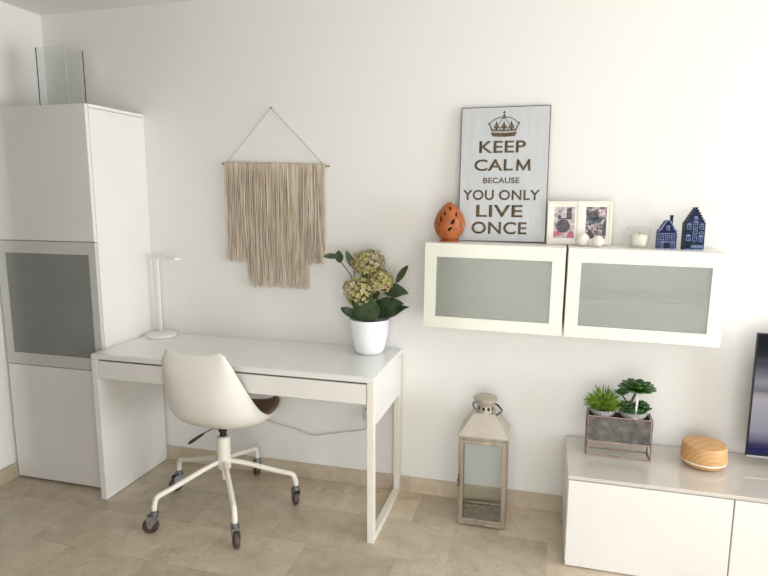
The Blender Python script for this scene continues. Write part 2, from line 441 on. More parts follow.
for a, c in ((.037, .7105), (.7135, 1.387)):
    q = MB().box(a, c, -.501, -.485, .632, .7185)
    q.box(a + .006, a + .018, -.485, -.06, .65, .70).box(c - .018, c - .006, -.485, -.06, .65, .70).box(a + .006, c - .006, -.485, -.06, .644, .65)
    q.build('drawer', M['desk'], t, bevel=.0012)
box1('drawer_gap_shade', M['gap'], t, .033, 1.39, -.47, -.44, .7187, .7265)  # dark strip put in for the shade in the gap above the drawers

# ------------------------------------------------------------------ desk lamp
t = thing('desk_lamp', 'slim white desk lamp with round base at the left end of the desk', 'lamp', (.100, -.095, .7525))
MB().lathe([(.072, 0), (.080, .002), (.081, .010), (.078, .0145), (.070, .016), (0, .016)], (.100, -.095, .7525), 56).build('base', M['lampw'], t, smooth=True)
w = MB().prism(round_poly(.060, .076, .7685, 1.165, .005, 3), -.058, -.046)
w.build('pole', M['lampw'], t, bevel=.002, smooth=True)
w = MB()
w.tube([(.056, -.052, 1.166), (.080, -.052, 1.166)], .0080, 16)
w.build('hinge', M['lampw'], t, smooth=True)
w = MB()
hp = [Vector((.040, -.035, 1.176)), Vector((.262, -.150, 1.182))]
dv = (hp[1] - hp[0]).normalized(); sd = Vector((-dv.y, dv.x, 0)).normalized()
def bar(mb, a, b_, hw, th):
    dv = (b_ - a).normalized(); sd = Vector((-dv.y, dv.x, 0)).normalized(); up = sd.cross(dv) * -1
    up = dv.cross(sd)
    ps = []
    for q in (a, b_):
        ps.append([q + sd * hw + up * th, q - sd * hw + up * th, q - sd * hw - up * th, q + sd * hw - up * th])
    mb.loft(ps)
bar(w, hp[0], hp[1], .018, .0055)
w.build('lamp_head', M['lampw'], t, bevel=.003, smooth=True)

# ------------------------------------------------------------------ swivel chair
cx, cy = .640, -.403
t = thing('swivel_chair', 'white plastic shell swivel chair on five castors pulled up to the desk', 'chair', (cx, cy, 0))
# shell: rows from back top to front lip, centre line (f,z) and rim (w,f,z); f is towards the wall
keys = [(-.214, .822, .138, -.206, .836),
        (-.226, .750, .165, -.196, .785),
        (-.224, .665, .184, -.160, .708),
        (-.208, .585, .202, -.108, .618),
        (-.172, .505, .218, -.044, .532),
        (-.100, .452, .228, .025, .490),
        (.000, .437, .226, .095, .482),
        (.100, .440, .219, .160, .486),
        (.180, .450, .203, .212, .496),
        (.245, .462, .175, .248, .500)]
rows = spline(keys, 36)
NU = 24
def shell_pt(r, u, off=0):
    a = abs(u); s_ = math.sin(a * PI / 2) ** .92; tt = 1 - math.cos(a * PI / 2) ** 1.0
    tt = tt ** 1.15
    return Vector((math.copysign(r[2] * s_, u), r[0] + (r[3] - r[0]) * tt, r[1] + (r[4] - r[1]) * tt))
def surf(rows, u0, u1, nu, inset=None):
    V = []; F = []
    for i, r in enumerate(rows):
        for j in range(nu + 1):
            V.append(shell_pt(r, u0 + (u1 - u0) * j / nu))
    for i in range(len(rows) - 1):
        for j in range(nu):
            q = i * (nu + 1) + j; F.append((q, q + 1, q + nu + 2, q + nu + 1))
    return V, F
def top_row_hump(V, nu):
    for j in range(nu + 1):           # two rounded shoulders with a shallow dip between, corners rounded off
        u = -1 + 2 * j / nu
        V[j].z += .010 * math.exp(-((abs(u) - .66) / .30) ** 2) - .022 * max(0, (abs(u) - .72) / .28) ** 2
    return V
V, F = surf(rows, -1, 1, NU); V = top_row_hump(V, NU)
cm = MB(); cm.add(V, F)
sh = cm.build('shell', M['chair_shell'], t, local=True, smooth=180)
k = sh.modifiers.new('s', 'SOLIDIFY'); k.thickness = .011; k.offset = 0
k = sh.modifiers.new('b', 'BEVEL'); k.width = .0035; k.segments = 2; k.limit_method = 'ANGLE'; k.angle_limit = math.radians(50)
# cushion: offset inwards, covers seat and lower back
V, F = surf(rows[9:], -.97, .97, 20)
n = len(rows[9:])
for i in range(n):
    for j in range(21):
        q = i * 21 + j; ed = min(i, n - 1 - i, j, 20 - j); g = .011 + .020 * min(1, ed / 3) ** .5
        c0 = Vector((0, .05, .72)); dvv = (c0 - V[q]).normalized(); V[q] = V[q] + dvv * g
cu = MB(); cu.add(V, F); co = cu.build('cushion', M['leather'], t, local=True, smooth=180)
k = co.modifiers.new('s', 'SOLIDIFY'); k.thickness = .010; k.offset = 0
MB().lathe([(.055, 0), (.055, .004), (.05, .010), (.03, .012), (0, .012)], (0, 0, .423), 32).build('seat_plate', M['black'], t, local=True, smooth=True)
MB().lathe([(.016, .0), (.016, .050), (.022, .051), (.022, .060), (.016, .061), (.016, .079)], (0, 0, .345), 24).build('gas_lift', M['black'], t, local=True, smooth=True)
MB().lathe([(.026, .206), (.032, .211), (.032, .350), (.029, .357), (.029, .366), (.018, .370), (.018, .362)], (0, 0, 0), 32).build('column', M['steel_white'], t, local=True, smooth=True)
w = MB(); w.lathe([(.013, .150), (.0145, .153), (.0145, .20)], (0, 0, 0), 20).build('column_sleeve', M['steel_white'], t, local=True, smooth=True)
w = MB()
w.tube([(-.01, -.02, .428), (-.055, -.055, .404), (-.085, -.085, .385)], .0028, 8)
w.tube([(-.060, -.060, .401), (-.070, -.070, .394), (-.105, -.105, .370), (-.115, -.115, .362)], [.003, .0065, .0085, .004], 10)
w.build('lever', M['black'], t, local=True, smooth=True)
wheel0 = None
for k_ in range(5):
    a = math.radians(19 + 72 * k_); R_ = .340
    ca, sa = math.cos(a), math.sin(a)
    path = spline([(.018 * ca, .018 * sa, .246), (.10 * ca, .10 * sa, .229), (.20 * ca, .20 * sa, .200), (.272 * ca, .272 * sa, .179), ((R_ - .016) * ca, (R_ - .016) * sa, .164),
                   ((R_ - .002) * ca, (R_ - .002) * sa, .130), (R_ * ca, R_ * sa, .118), (R_ * ca, R_ * sa, .100)], 28)
    MB().tube(path, .0125, 14).build('leg', M['steel_white'], t, local=True, smooth=True)
    cas = bpy.data.objects.new('caster', None)
    sw = math.radians((128, 135, 240, 205, 308)[(k_)])
    # caster assembly: housing mesh, wheel as its child
    c = MB(); sx_, sy_ = math.cos(sw), math.sin(sw)
    px, py = R_ * ca, R_ * sa
    c.lathe([(.0165, .086), (.0185, .088), (.0185, .100), (.0160, .102), (.0160, .107), (.0125, .108)], (px, py, 0), 20)
    ax = Vector((-sy_, sx_, 0)); fw = Vector((sx_, sy_, 0)); P0 = Vector((px, py, 0))
    cw = P0 + fw * .019 + Vector((0, 0, .0362))
    def slab(mb, off, th):
        ring = []
        prof = [(-.014, .089), (.019, .089), (.036, .074), (.030, .036), (.019, .024), (.009, .036), (-.012, .068)]
        A = [P0 + fw * x + Vector((0, 0, z)) + ax * (off - th) for x, z in prof]
        B = [P0 + fw * x + Vector((0, 0, z)) + ax * (off + th) for x, z in prof]
        mb.loft([A, B])
    slab(c, .0165, .0012); slab(c, -.0165, .0012)
    c.loft([[P0 + fw * x + ax * y + Vector((0, 0, z)) for x, y in ((-.015, -.0177), (.022, -.0177), (.022, .0177), (-.015, .0177))] for z in (.083, .089)])
    co = c.build('caster', M['chrome'], t, local=True, smooth=True)
    wv_ = MB()
    rings = []
    for o2, rr in ((-.0125, .014), (-.0125, .030), (-.0105, .0345), (-.006, .036), (.006, .036), (.0105, .0345), (.0125, .030), (.0125, .014)):
        rings.append([cw + ax * o2 + (fw * math.cos(2 * PI * i / 28) + Vector((0, 0, 1)) * math.sin(2 * PI * i / 28)) * rr for i in range(28)])
    wv_.loft(rings).build('wheel', M['rubber'], co, local=True, smooth=True)

# ------------------------------------------------------------------ wall hanging
t = thing('wall_hanging', 'beige fringed cotton wall hanging on a wooden rod above the desk', 'wall hanging', (.758, -.02, 1.66))
rz = lambda x: 1.668 + (x - .465) * (-.019 / .589)
MB().tube([(.465, -.018, rz(.465)), (.62, -.0185, rz(.62) + .001), (.85, -.018, rz(.85)), (1.054, -.018, rz(1.054))], [.0045, .0052, .005, .004], 12).build('rod', M['rod'], t, smooth=True)
w = MB()
w.tube([(.492, -.018, rz(.492) + .006), (.742, -.012, 1.934)], .0022, 8)
w.tube([(1.022, -.018, rz(1.022) + .006), (.748, -.012, 1.934)], .0022, 8)
for x in (.489, 1.025):
    for k_ in range(3):
        xx = x + (k_ - 1) * .005
        w.tube([(xx, -.018 + .0075 * math.cos(a_), rz(xx) + .0075 * math.sin(a_)) for a_ in [i * PI / 5 for i in range(11)]], .0024, 6, cap=False)
w.build('hanging_cord', M['cordg'], t, smooth=True)
w = MB(); NS = 104; rnd = random.Random(3)
for i in range(NS):
    x = .486 + (1.026 - .486) * i / (NS - 1) + rnd.uniform(-.001, .001)
    xm = .486 + (1.026 - .486) * i / (NS - 1)
    zb = (1.037 if .597 < xm < .935 else 1.164) + rnd.uniform(-.007, .007)
    layers = (-.024, -.0185) if i % 2 else (-.0275, -.021)
    y = layers[0] + rnd.uniform(-.0035, .003)
    zt_ = rz(x)
    n_ = 12; pts = [(x, -.011, zt_ + .003), (x, -.018, zt_ + .0075), (x, -.0265, zt_ + .001)]
    ph, am, fr = rnd.uniform(0, 6.3), rnd.uniform(.0008, .0030), rnd.uniform(6, 16)
    dr = rnd.uniform(-.006, .006)
    for j in range(1, n_ + 1):
        f = j / n_; z = zt_ - .006 - (zt_ - .006 - zb) * f
        am2 = am * (1.0 + (1.6 if f > .75 else 0))
        pts.append((x + am2 * math.sin(ph + fr * f) * min(1, 3 * f) + dr * f * f, y + .0012 * math.cos(ph + fr * .7 * f), z))
    rr = rnd.uniform(.0024, .0033)
    w.tube(pts, [rr] * (len(pts) - 2) + [rr * 1.15, rr * .6], 6)
w.build('fringe', M['cotton'], t, smooth=True)
w = MB()                                        # knotted band of loops on the rod
for i in range(52):
    x = .489 + (1.023 - .489) * i / 51
    w.tube([(x, -.018 + .0082 * math.cos(a_), rz(x) + .0082 * math.sin(a_)) for a_ in [k_ * PI / 6 for k_ in range(12)]], .0036, 6, cap=False)
w.build('knot_row', M['cotton'], t, smooth=True)
w = MB().lathe([(.0015, 0), (.0015, .016), (.004, .0165), (.004, .018), (0, .0185)], seg=12)
w.v = [(.745 + x, -z, 1.9365 + y) for x, y, z in w.v]
nl = w.build('wall_nail', M['gunmetal'], smooth=True); tag(nl, 'small nail in the wall holding the fringed hanging', 'nail')

# ------------------------------------------------------------------ potted hydrangea
HX0, HY0, HZ0 = 1.284, -.112, .7525
t = thing('potted_hydrangea', 'green and pink hydrangea in a round white pot at the right end of the desk', 'potted plant', (HX0, HY0, HZ0))
prof = [(0, 0), (.056, 0), (.066, .006), (.074, .022), (.084, .065), (.0925, .11), (.0965, .158), (.0975, .167), (.0965, .170), (.0935, .167), (.0915, .14), (.088, .12), (0, .12)]
MB().lathe(prof, (0, 0, 0), 64, cap=False).build('pot', M['pot'], t, local=True, smooth=True)
MB().lathe([(0, .121), (.0885, .121), (.088, .130), (.06, .136), (.03, .131), (0, .136)], (0, 0, 0), 32, cap=False).build('soil', M['soil'], t, local=True, smooth=True)
w = MB()
heads = [((-.006, -.005, .438), .074, .064), ((-.038, -.055, .308), .070, .066), ((.066, -.035, .355), .058, .054)]
for (hx, hy, hz), a_, b_ in heads:
    w.tube(spline([(.0, 0, .125), (hx * .3, hy * .3, .2), (hx * .8, hy * .8, hz - .06), (hx, hy, hz)], 10), .0035, 8)
w.tube(spline([(-.01, 0, .125), (-.04, .01, .25), (-.095, .01, .37), (-.150, .0, .445)], 10), .0022, 7)
w.tube(spline([(-.04, 0, .27), (-.07, .0, .34), (-.082, .01, .415)], 6), .0018, 7)
w.tube(spline([(.01, 0, .125), (.06, .0, .24), (.11, .0, .31), (.132, .0, .35)], 8), .0020, 7)
w.build('stem', M['stem'], t, local=True, smooth=True)

def leaf(mb, base, d, length, width, up=(0, 0, 1), droop=.3, fold=.25, n=10, wave=0, shape=1.0):
    base = Vector(base); d = Vector(d).normalized(); up = Vector(up)
    s_ = d.cross(up).normalized(); nn = s_.cross(d).normalized()
    L = []; pos = base.copy(); dirn = d.copy()
    for i in range(n + 1):
        f = i / n
        wd = width * .5 * (math.sin(PI * min(1, f ** shape)) ** .8 if 0 < f < 1 else 0.02)
        nn_ = s_.cross(dirn).normalized()
        wv2 = wave * math.sin(f * 9) * width * .15
        L.append((pos + s_ * wd + nn_ * (wd * fold + wv2), pos.copy(), pos - s_ * wd + nn_ * (wd * fold - wv2)))
        dirn = (dirn - nn * (droop / n)).normalized(); pos = pos + dirn * (length / n)
    V = []; F = []
    for r_ in L: V += list(r_)
    m0 = len(V)
    for r_ in L: V += [q - nn * .0012 for q in r_]
    for i in range(n):
        for j in range(2):
            q = i * 3 + j; F.append((q, q + 1, q + 4, q + 3)); F.append((m0 + q, m0 + q + 3, m0 + q + 4, m0 + q + 1))
        F.append((i * 3, i * 3 + 3, m0 + i * 3 + 3, m0 + i * 3)); F.append((i * 3 + 2, m0 + i * 3 + 2, m0 + i * 3 + 5, i * 3 + 5))
    mb.add(V, F)
w = MB()
def leaf_to(b0, tip, wd, up=(0, -.8, .5), fold=.2, wave=0, sag=.25):
    b0 = Vector(b0); tip = Vector(tip); d = tip - b0; L_ = d.length * 1.04
    leaf(w, b0, (d.normalized() + Vector(up).normalized() * sag * .5), L_, wd, up=up, droop=sag, fold=fold, wave=wave)
leaf_to((.002, -.050, .150), (.016, -.085, .300), .135, up=(0, -1, .25), fold=.16, sag=.1)        # big front leaf
leaf_to((-.03, -.02, .165), (-.125, -.05, .222), .048, wave=1)
leaf_to((-.02, -.03, .19), (-.118, -.05, .205), .034, wave=1)
leaf_to((.03, -.01, .175), (.200, -.05, .245), .056, fold=.3, wave=1, sag=.35)
leaf_to((.03, -.02, .25), (.178, -.05, .258), .052, fold=.3, sag=.3)
leaf_to((.06, .0, .31), (.195, -.03, .305), .066, fold=.25, wave=1, sag=.45)
leaf_to((.130, .0, .345), (.190, -.02, .432), .036, fold=.15)
leaf_to((-.150, .0, .432), (-.148, -.02, .492), .046, fold=.1)
leaf_to((-.150, .0, .462), (-.225, -.02, .466), .030, fold=.3)
leaf_to((-.080, .01, .405), (-.112, -.01, .492), .034)
leaf_to((.0, .03, .16), (.05, .09, .22), .06)
leaf_to((.02, -.02, .27), (.075, -.07, .33), .05)
leaf_to((.0, -.02, .33), (-.01, -.06, .40), .05)
leaf_to((-.01, -.02, .22), (-.09, -.05, .27), .05)
leaf_to((.03, -.04, .20), (.12, -.07, .285), .05)
w.build('foliage', M['leaf'], t, local=True, smooth=60)
rnd = random.Random(11)
for (hx, hy, hz), ra, rb in heads:
    w = MB(); C0 = Vector((hx, hy, hz))
    NF = 66
    for i in range(NF):
        zf = 1 - 1.75 * (i + .5) / NF; th = i * 2.39996
        rr = math.sqrt(max(0, 1 - zf * zf)); nrm = Vector((rr * math.cos(th), rr * math.sin(th), zf))
        c = C0 + Vector((nrm.x * ra, nrm.y * ra, nrm.z * rb)) * rnd.uniform(.84, 1.06)
        nrm = (nrm + Vector((rnd.uniform(-.3, .3), rnd.uniform(-.3, .3), rnd.uniform(-.3, .3)))).normalized()
        a1 = nrm.orthogonal().normalized(); b1 = nrm.cross(a1); ro = rnd.uniform(0, PI)
        sz = rnd.uniform(.0115, .017)
        for k_ in range(4):
            an = ro + k_ * PI / 2; dd = a1 * math.cos(an) + b1 * math.sin(an); ss = nrm.cross(dd)
            lift = rnd.uniform(.15, .5)
            ps = [c, c + dd * sz * .55 + ss * sz * .48 + nrm * sz * lift * .5, c + dd * sz * 1.05 + ss * sz * .25 + nrm * sz * lift,
                  c + dd * sz * 1.05 - ss * sz * .25 + nrm * sz * lift, c + dd * sz * .55 - ss * sz * .48 + nrm * sz * lift * .5]
            ps2 = [q - nrm * .0006 for q in ps]
            w.add(ps + ps2, [(0, 1, 2, 3, 4), (9, 8, 7, 6, 5), (0, 5, 6, 1), (1, 6, 7, 2), (2, 7, 8, 3), (3, 8, 9, 4), (4, 9, 5, 0)])
        w.tube([C0 + (c - C0) * .25, c], .0009, 4)
    w.build('flower_head', M['petal'], t, local=True)

# ------------------------------------------------------------------ socket, plug and cable under the desk
t = thing('wall_socket', 'small pale wall socket just behind the right desk leg', 'socket', (1.262, -.006, .39))
w = MB().prism(round_poly(1.225, 1.300, .345, .440, .006, 3), -.010, 0); w.build('cover_plate', M['socket'], t, bevel=.002)
w = MB().lathe([(.022, 0), (.022, .003), (.0195, .0035), (.0195, .001)], seg=28); w.v = [(1.262 + x, -.010 - z, .405 + y) for x, y, z in w.v]; w.build('outlet_ring', M['socket'], t, smooth=True)
t = thing('power_cable', 'thin grey power cable hanging along the wall under the desk', 'cable', (1.0, -.02, .28))
pts = spline([(1.245, -.040, .395), (1.248, -.048, .36), (1.238, -.030, .325), (1.19, -.020, .305), (1.09, -.018, .283), (.985, -.018, .258), (.93, -.018, .252), (.85, -.018, .272), (.76, -.018, .290), (.64, -.018, .318), (.50, -.018, .37), (.36, -.02, .47), (.25, -.02, .60), (.22, -.022, .64)], 70)
MB().tube(pts, .0026, 8).build('cord', M['cable'], t, smooth=True)
w = MB().prism(round_poly(1.232, 1.258, .378, .430, .006, 3), -.046, -.014); w.build('plug', M['cable'], t, bevel=.004, smooth=True)

# ------------------------------------------------------------------ wall cabinets
ZB, ZT = .918, 1.2985
def wall_cab(x0, label, shelf, g):
    x1 = x0 + .6; WB = -.001
    t = thing('wall_cabinet', label, 'wall cabinet', (x0 + .3, -.1, ZB), group=None)
    w = MB()
    w.box(x0, x0 + .016, -.205, WB, ZB, ZT).box(x1 - .016, x1, -.205, WB, ZB, ZT).box(x0 + .016, x1 - .016, -.205, WB, ZB, ZB + .016)
    w.box(x0 + .016, x1 - .016, -.205, WB, ZT - .016, ZT).box(x0 + .016, x1 - .016, -.008, WB, ZB + .016, ZT - .016)
    w.build('body', M['carcass'], t)
    if shelf: box1('shelf', M['shelf_shade'], t, x0 + .017, x1 - .017, -.215, -.010, 1.085, 1.101)
    fz0, fz1 = ZB + .002, ZT - .003; a, b_ = x0 + .054, x1 - .054; c, e_ = .970, 1.237
    q = MB().box(x0 + .002, a, -.225, -.206, fz0, fz1).box(b_, x1 - .002, -.225, -.206, fz0, fz1).box(a, b_, -.225, -.206, fz0, c).box(a, b_, -.225, -.206, e_, fz1)
    o = q.build('door', M['door_frame'], t)
    MB().box(a, b_, -.222, -.217, c, e_).build('glass_pane', M['frost'], o)
    return t
wall_cab(1.5705, 'left white wall cabinet with frosted glass door, under the quote board', False, 0)
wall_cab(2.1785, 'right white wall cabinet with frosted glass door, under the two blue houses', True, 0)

# ------------------------------------------------------------------ quote board
SW, SH = .391, .600
t = thing('quote_board', 'tall pale board with dark crown and lettering leaning on the wall above the left cabinet', 'sign', (1.892, -.068, ZT + .0015), (-.068, 0, 0))
MB().box(-SW / 2, SW / 2, 0, .020, 0, SH).build('board', M['sign_edge'], t, local=True, bevel=.001)
MB().box(-SW / 2 + .004, SW / 2 - .004, -.0012, .0, .004, SH - .004).build('face_panel', M['sign_face'], t, local=True)
YF_ = -.0018
def text_line(s, u0, u1, v0, v1):
    cu = bpy.data.curves.new('lettering', 'FONT'); cu.body = s; cu.size = 1; cu.offset = .018; cu.space_character = 1.04
    cu.resolution_u = 4; cu.extrude = .0
    o = bpy.data.objects.new('tmp', cu); COL.objects.link(o)
    dg = bpy.context.evaluated_depsgraph_get(); me = bpy.data.meshes.new_from_object(o.evaluated_get(dg))
    bpy.data.objects.remove(o)
    xs = [q.co.x for q in me.vertices]; ys = [q.co.y for q in me.vertices]
    X0, X1, Y0, Y1 = min(xs), max(xs), min(ys), max(ys)
    tx0, tx1 = -SW / 2 + u0 * SW, -SW / 2 + u1 * SW; tz0, tz1 = SH * (1 - v1), SH * (1 - v0)
    for q in me.vertices:
        x, y = q.co.x, q.co.y
        q.co = (tx0 + (x - X0) / (X1 - X0) * (tx1 - tx0), YF_, tz0 + (y - Y0) / (Y1 - Y0) * (tz1 - tz0))
    me.materials.append(M['sign_ink']); me.name = 'lettering'
    ob = bpy.data.objects.new('lettering', me); COL.objects.link(ob); ob.parent = t
    k = ob.modifiers.new('s', 'SOLIDIFY'); k.thickness = .0006; k.offset = 0
    return ob
for a in (('KEEP', .219, .744, .25, .338), ('CAL', .168, .606, .385, .471), ('BECAUSE', .277, .685, .520, .563),
          ('YOU', .047, .404, .612, .688), ('ONLY', .462, .918, .612, .688), ('LIVE', .207, .735, .724, .815), ('ONCE', .158, .787, .850, .942)):
    text_line(*a)
w = MB()                                       # the letter M of CALM, drawn as strokes
mx0, mx1 = -SW / 2 + .640 * SW, -SW / 2 + .805 * SW; mz0, mz1 = SH * (1 - .471), SH * (1 - .387); mw = .0118; mc = (mx0 + mx1) / 2
w.prism([(mx0, mz0), (mx0 + mw * .9, mz0), (mx0 + mw * 1.15, mz1 - .012), (mx0 + mw, mz1), (mx0 + .003, mz1)], YF_ - .0003, YF_ + .0003)
w.prism([(mx1, mz0), (mx1 - mw, mz0), (mx1 - mw * 1.15, mz1 - .012), (mx1 - mw, mz1), (mx1 - .003, mz1)], YF_ - .0003, YF_ + .0003)
w.prism([(mx0 + .004, mz1), (mx0 + mw, mz1), (mc, mz0 + .016), (mc, mz0 + .001), (mc - .003, mz0 + .001), (mx0 + mw, mz1 - .022)], YF_ - .0003, YF_ + .0003)
w.prism([(mx1 - .004, mz1), (mx1 - mw, mz1), (mc, mz0 + .016), (mc, mz0 + .001), (mc + .003, mz0 + .001), (mx1 - mw, mz1 - .022)], YF_ - .0003, YF_ + .0003)
w.build('lettering', M['sign_ink'], t, local=True)
# crown emblem: flat relief pieces
w = MB(); kx, kz = -SW / 2 + .49 * SW, SH * (1 - .225)
cw_, ch_ = .142, .117
def P(u, v): return (kx + u * cw_ / 2, kz + v * ch_)
def flat(poly): w.prism([P(*q) for q in poly], -.0021, -.0013)
def arc_band(u0, u1, f0, f1, n=14):
    top = [(u0 + (u1 - u0) * i / n, f1(u0 + (u1 - u0) * i / n)) for i in range(n + 1)]
    bot = [(u0 + (u1 - u0) * i / n, f0(u0 + (u1 - u0) * i / n)) for i in range(n + 1)]
    for i in range(n): flat([bot[i], bot[i + 1], top[i + 1], top[i]])
arc_band(-.72, .72, lambda u: .02 + .05 * u * u, lambda u: .09 + .05 * u * u)
arc_band(-.78, .78, lambda u: .085 + .05 * u * u, lambda u: .165 + .05 * u * u)
arc_band(-.80, .80, lambda u: .235 + .05 * u * u, lambda u: .285 + .05 * u * u)
for i in range(11):
    u = -.74 + 1.48 * i / 10; zc = .205 + .05 * u * u; flat([(u - .045, zc), (u, zc - .025), (u + .045, zc), (u, zc + .025)])
def disc(u, v, r, n=12, e=1.0): flat([(u + r * math.cos(2 * PI * i / n), v + r * e * (cw_ / 2) / ch_ * math.sin(2 * PI * i / n)) for i in range(n)])
for u in (-.46, 0, .46):                     # fleurs
    flat([(u - .09, .27), (u + .09, .27), (u + .04, .40), (u - .04, .40)])
    flat([(u, .63), (u - .085, .48), (u - .03, .38), (u + .03, .38), (u + .085, .48)])
    for s_ in (-1, 1): flat([(u + s_ * .03, .38), (u + s_ * .13, .48), (u + s_ * .17, .43), (u + s_ * .14, .36), (u + s_ * .06, .34)]); disc(u + s_ * .14, .35, .035)
for u in (-.23, .23): disc(u, .36, .05); flat([(u - .02, .27), (u + .02, .27), (u + .02, .36), (u - .02, .36)])
for s_ in (-1, 1):                           # side points and arches of pearls
    flat([(s_ * .80, .30), (s_ * .70, .28), (s_ * .82, .47), (s_ * .93, .50)])
    disc(s_ * .93, .53, .05)
    for i in range(9):
        f = i / 8; an = f * PI / 2
        disc(s_ * (.92 - .80 * f ** 1.1), .50 + .26 * math.sin(an), .048, 8)
    for i in range(6):
        f = i / 5; disc(s_ * (.30 - .22 * f), .52 + .2 * f, .034, 8)
flat([(-.10, .70), (.10, .70), (.06, .76), (-.06, .76)]); disc(0, .81, .075)
flat([(-.025, .86), (.025, .86), (.025, 1.0), (-.025, 1.0)]); flat([(-.085, .915), (.085, .915), (.085, .95), (-.085, .95)])
w.build('crown_emblem', M['sign_ink'], t, local=True)

# ------------------------------------------------------------------ terracotta egg
t = thing('egg_lantern', 'terracotta egg shaped candle holder with leaf cutouts left of the quote board', 'candle holder', (1.669, -.140, ZT))
rp_ = [(.030, .006), (.046, .022), (.060, .042), (.068, .064), (.0695, .080), (.066, .100), (.057, .122), (.044, .142), (.028, .160), (.013, .172), (.002, .177)]
pr = spline([(r_, z_, 0) for r_, z_ in rp_], 70)
NSG = 110
# leaf cut-outs: (theta from front, z, half length, half width, tilt)
holes = []
for th, z, hl, hw, ti in ((.03, .150, .011, .0045, .1), (-.42, .128, .011, .0048, .3), (.55, .124, .013, .0055, -.5), (-.62, .102, .014, .0060, .15), (.20, .092, .015, .0070, -.75),
                          (.02, .060, .013, .0065, -.95), (-.82, .076, .012, .0050, .05), (.80, .078, .012, .0050, .05), (1.6, .10, .015, .006, .2), (-1.6, .1, .015, .006, -.2),
                          (2.4, .12, .014, .006, .3), (3.14, .09, .016, .007, -.3), (-2.4, .075, .015, .006, .4), (2.3, .07, .014, .006, -.4), (-2.5, .125, .013, .005, -.3), (3.0, .13, .012, .005, .2)):
    holes.append((th, z, hl, hw, ti))
view = math.atan2(-2.8 + .14, 2.1 - 1.669)     # leaves face the middle of the room
V = []; F = []
for i, q in enumerate(pr):
    for k_ in range(NSG):
        a = 2 * PI * k_ / NSG; V.append((q.x * math.cos(a), q.x * math.sin(a), q.y))
for i in range(len(pr) - 1):
    for k_ in range(NSG):
        a = 2 * PI * (k_ + .5) / NSG; rr = (pr[i].x + pr[i + 1].x) / 2; z = (pr[i].y + pr[i + 1].y) / 2
        cut = False
        for th, hz, hl, hw, ti in holes:
            da = (a - view - th + PI) % (2 * PI) - PI
            s_ = da * rr; dz = z - hz
            p_ = dz * math.cos(ti) - s_ * math.sin(ti); q_ = dz * math.sin(ti) + s_ * math.cos(ti)
            if abs(p_) < hl and abs(q_) < hw * (1 - (p_ / hl) ** 2): cut = True; break
        if not cut:
            k2 = (k_ + 1) % NSG; F.append((i * NSG + k_, i * NSG + k2, (i + 1) * NSG + k2, (i + 1) * NSG + k_))
w = MB(); w.add(V, F); w.build('shell', M['terracotta'], t, local=True, smooth=60, solid=.004)
MB().lathe([(0, 0), (.042, 0), (.043, .003), (.043, .006), (.034, .010), (0, .010)], (0, 0, 0), 40, cap=False).build('foot', M['terracotta'], t, local=True, smooth=True)

# ------------------------------------------------------------------ picture frames
def pic(xc, y, label, w_, h_, pr_, shapes, tilt=-.06, u=(.2, .83, .13, .85)):
    t = thing('picture_frame', label, 'picture frame', (xc, y, ZT + .0015), (tilt, 0, 0))
    hw = w_ / 2; b_ = .012
    m_ = MB().box(-hw, -hw + b_, 0, .014, 0, h_).box(hw - b_, hw, 0, .014, 0, h_).box(-hw + b_, hw - b_, 0, .014, 0, b_).box(-hw + b_, hw - b_, 0, .014, h_ - b_, h_)
    m_.build('frame', M['frame_cream'], t, local=True, bevel=.0012)
    x0, x1, z0, z1 = -hw + u[0] * w_, -hw + u[1] * w_, h_ * (1 - u[3]), h_ * (1 - u[2])
    q = MB().box(-hw + b_, x0, .003, .006, b_, h_ - b_).box(x1, hw - b_, .003, .006, b_, h_ - b_).box(x0, x1, .003, .006, b_, z0).box(x0, x1, .003, .006, z1, h_ - b_)
    q.build('mount', M['mat'], t, local=True)
    p = MB().box(x0, x1, .0045, .006, z0, z1).build('print', pr_, t, local=True)
    for nm, mat, polys in shapes:
        s_ = MB()
        for poly in polys: s_.prism([(x0 + a * (x1 - x0), z0 + c * (z1 - z0)) for a, c in poly], .0040, .0046)
        s_.build(nm, mat, p, local=True)
    st = MB(); st.add([(-.02, .016, h_ * .75), (.02, .016, h_ * .75), (.022, .048, .004), (-.022, .048, .004), (-.02, .0145, h_ * .75), (.02, .0145, h_ * .75), (.022, .045, .004), (-.022, .045, .004)],
           [(0, 1, 2, 3), (4, 7, 6, 5), (0, 4, 5, 1), (1, 5, 6, 2), (2, 6, 7, 3), (3, 7, 4, 0)])
    st.build('easel_back', M['gap'], t, local=True)
    return t
def ell(cx_, cy_, rx, ry, n=18): return [(cx_ + rx * math.cos(2 * PI * i / n), cy_ + ry * math.sin(2 * PI * i / n)) for i in range(n)]
pic(2.161, -.088, 'cream frame with rose and grey print, next to the quote board', .138, .187, M['print_a'],
    [('dark_patch', M['ink_dark'], [[(.60, .62), (.86, .62), (.84, .97), (.62, .95)], [(.2, .60), (.86, .60), (.86, .64), (.2, .64)], ell(.27, .68, .09, .06), ell(.45, .38, .34, .22)]),
     ('rose_patch', M['ink_rose'], [ell(.2, .1, .2, .12)[:10] + [(.0, .02)], [(.62, .01), (.99, .01), (.95, .2), (.75, .22)]]),
     ('grey_patch', M['ink_grey'], [[(.6, .40), (.56, .47), (.44, .46), (.43, .38), (.52, .34)]])])
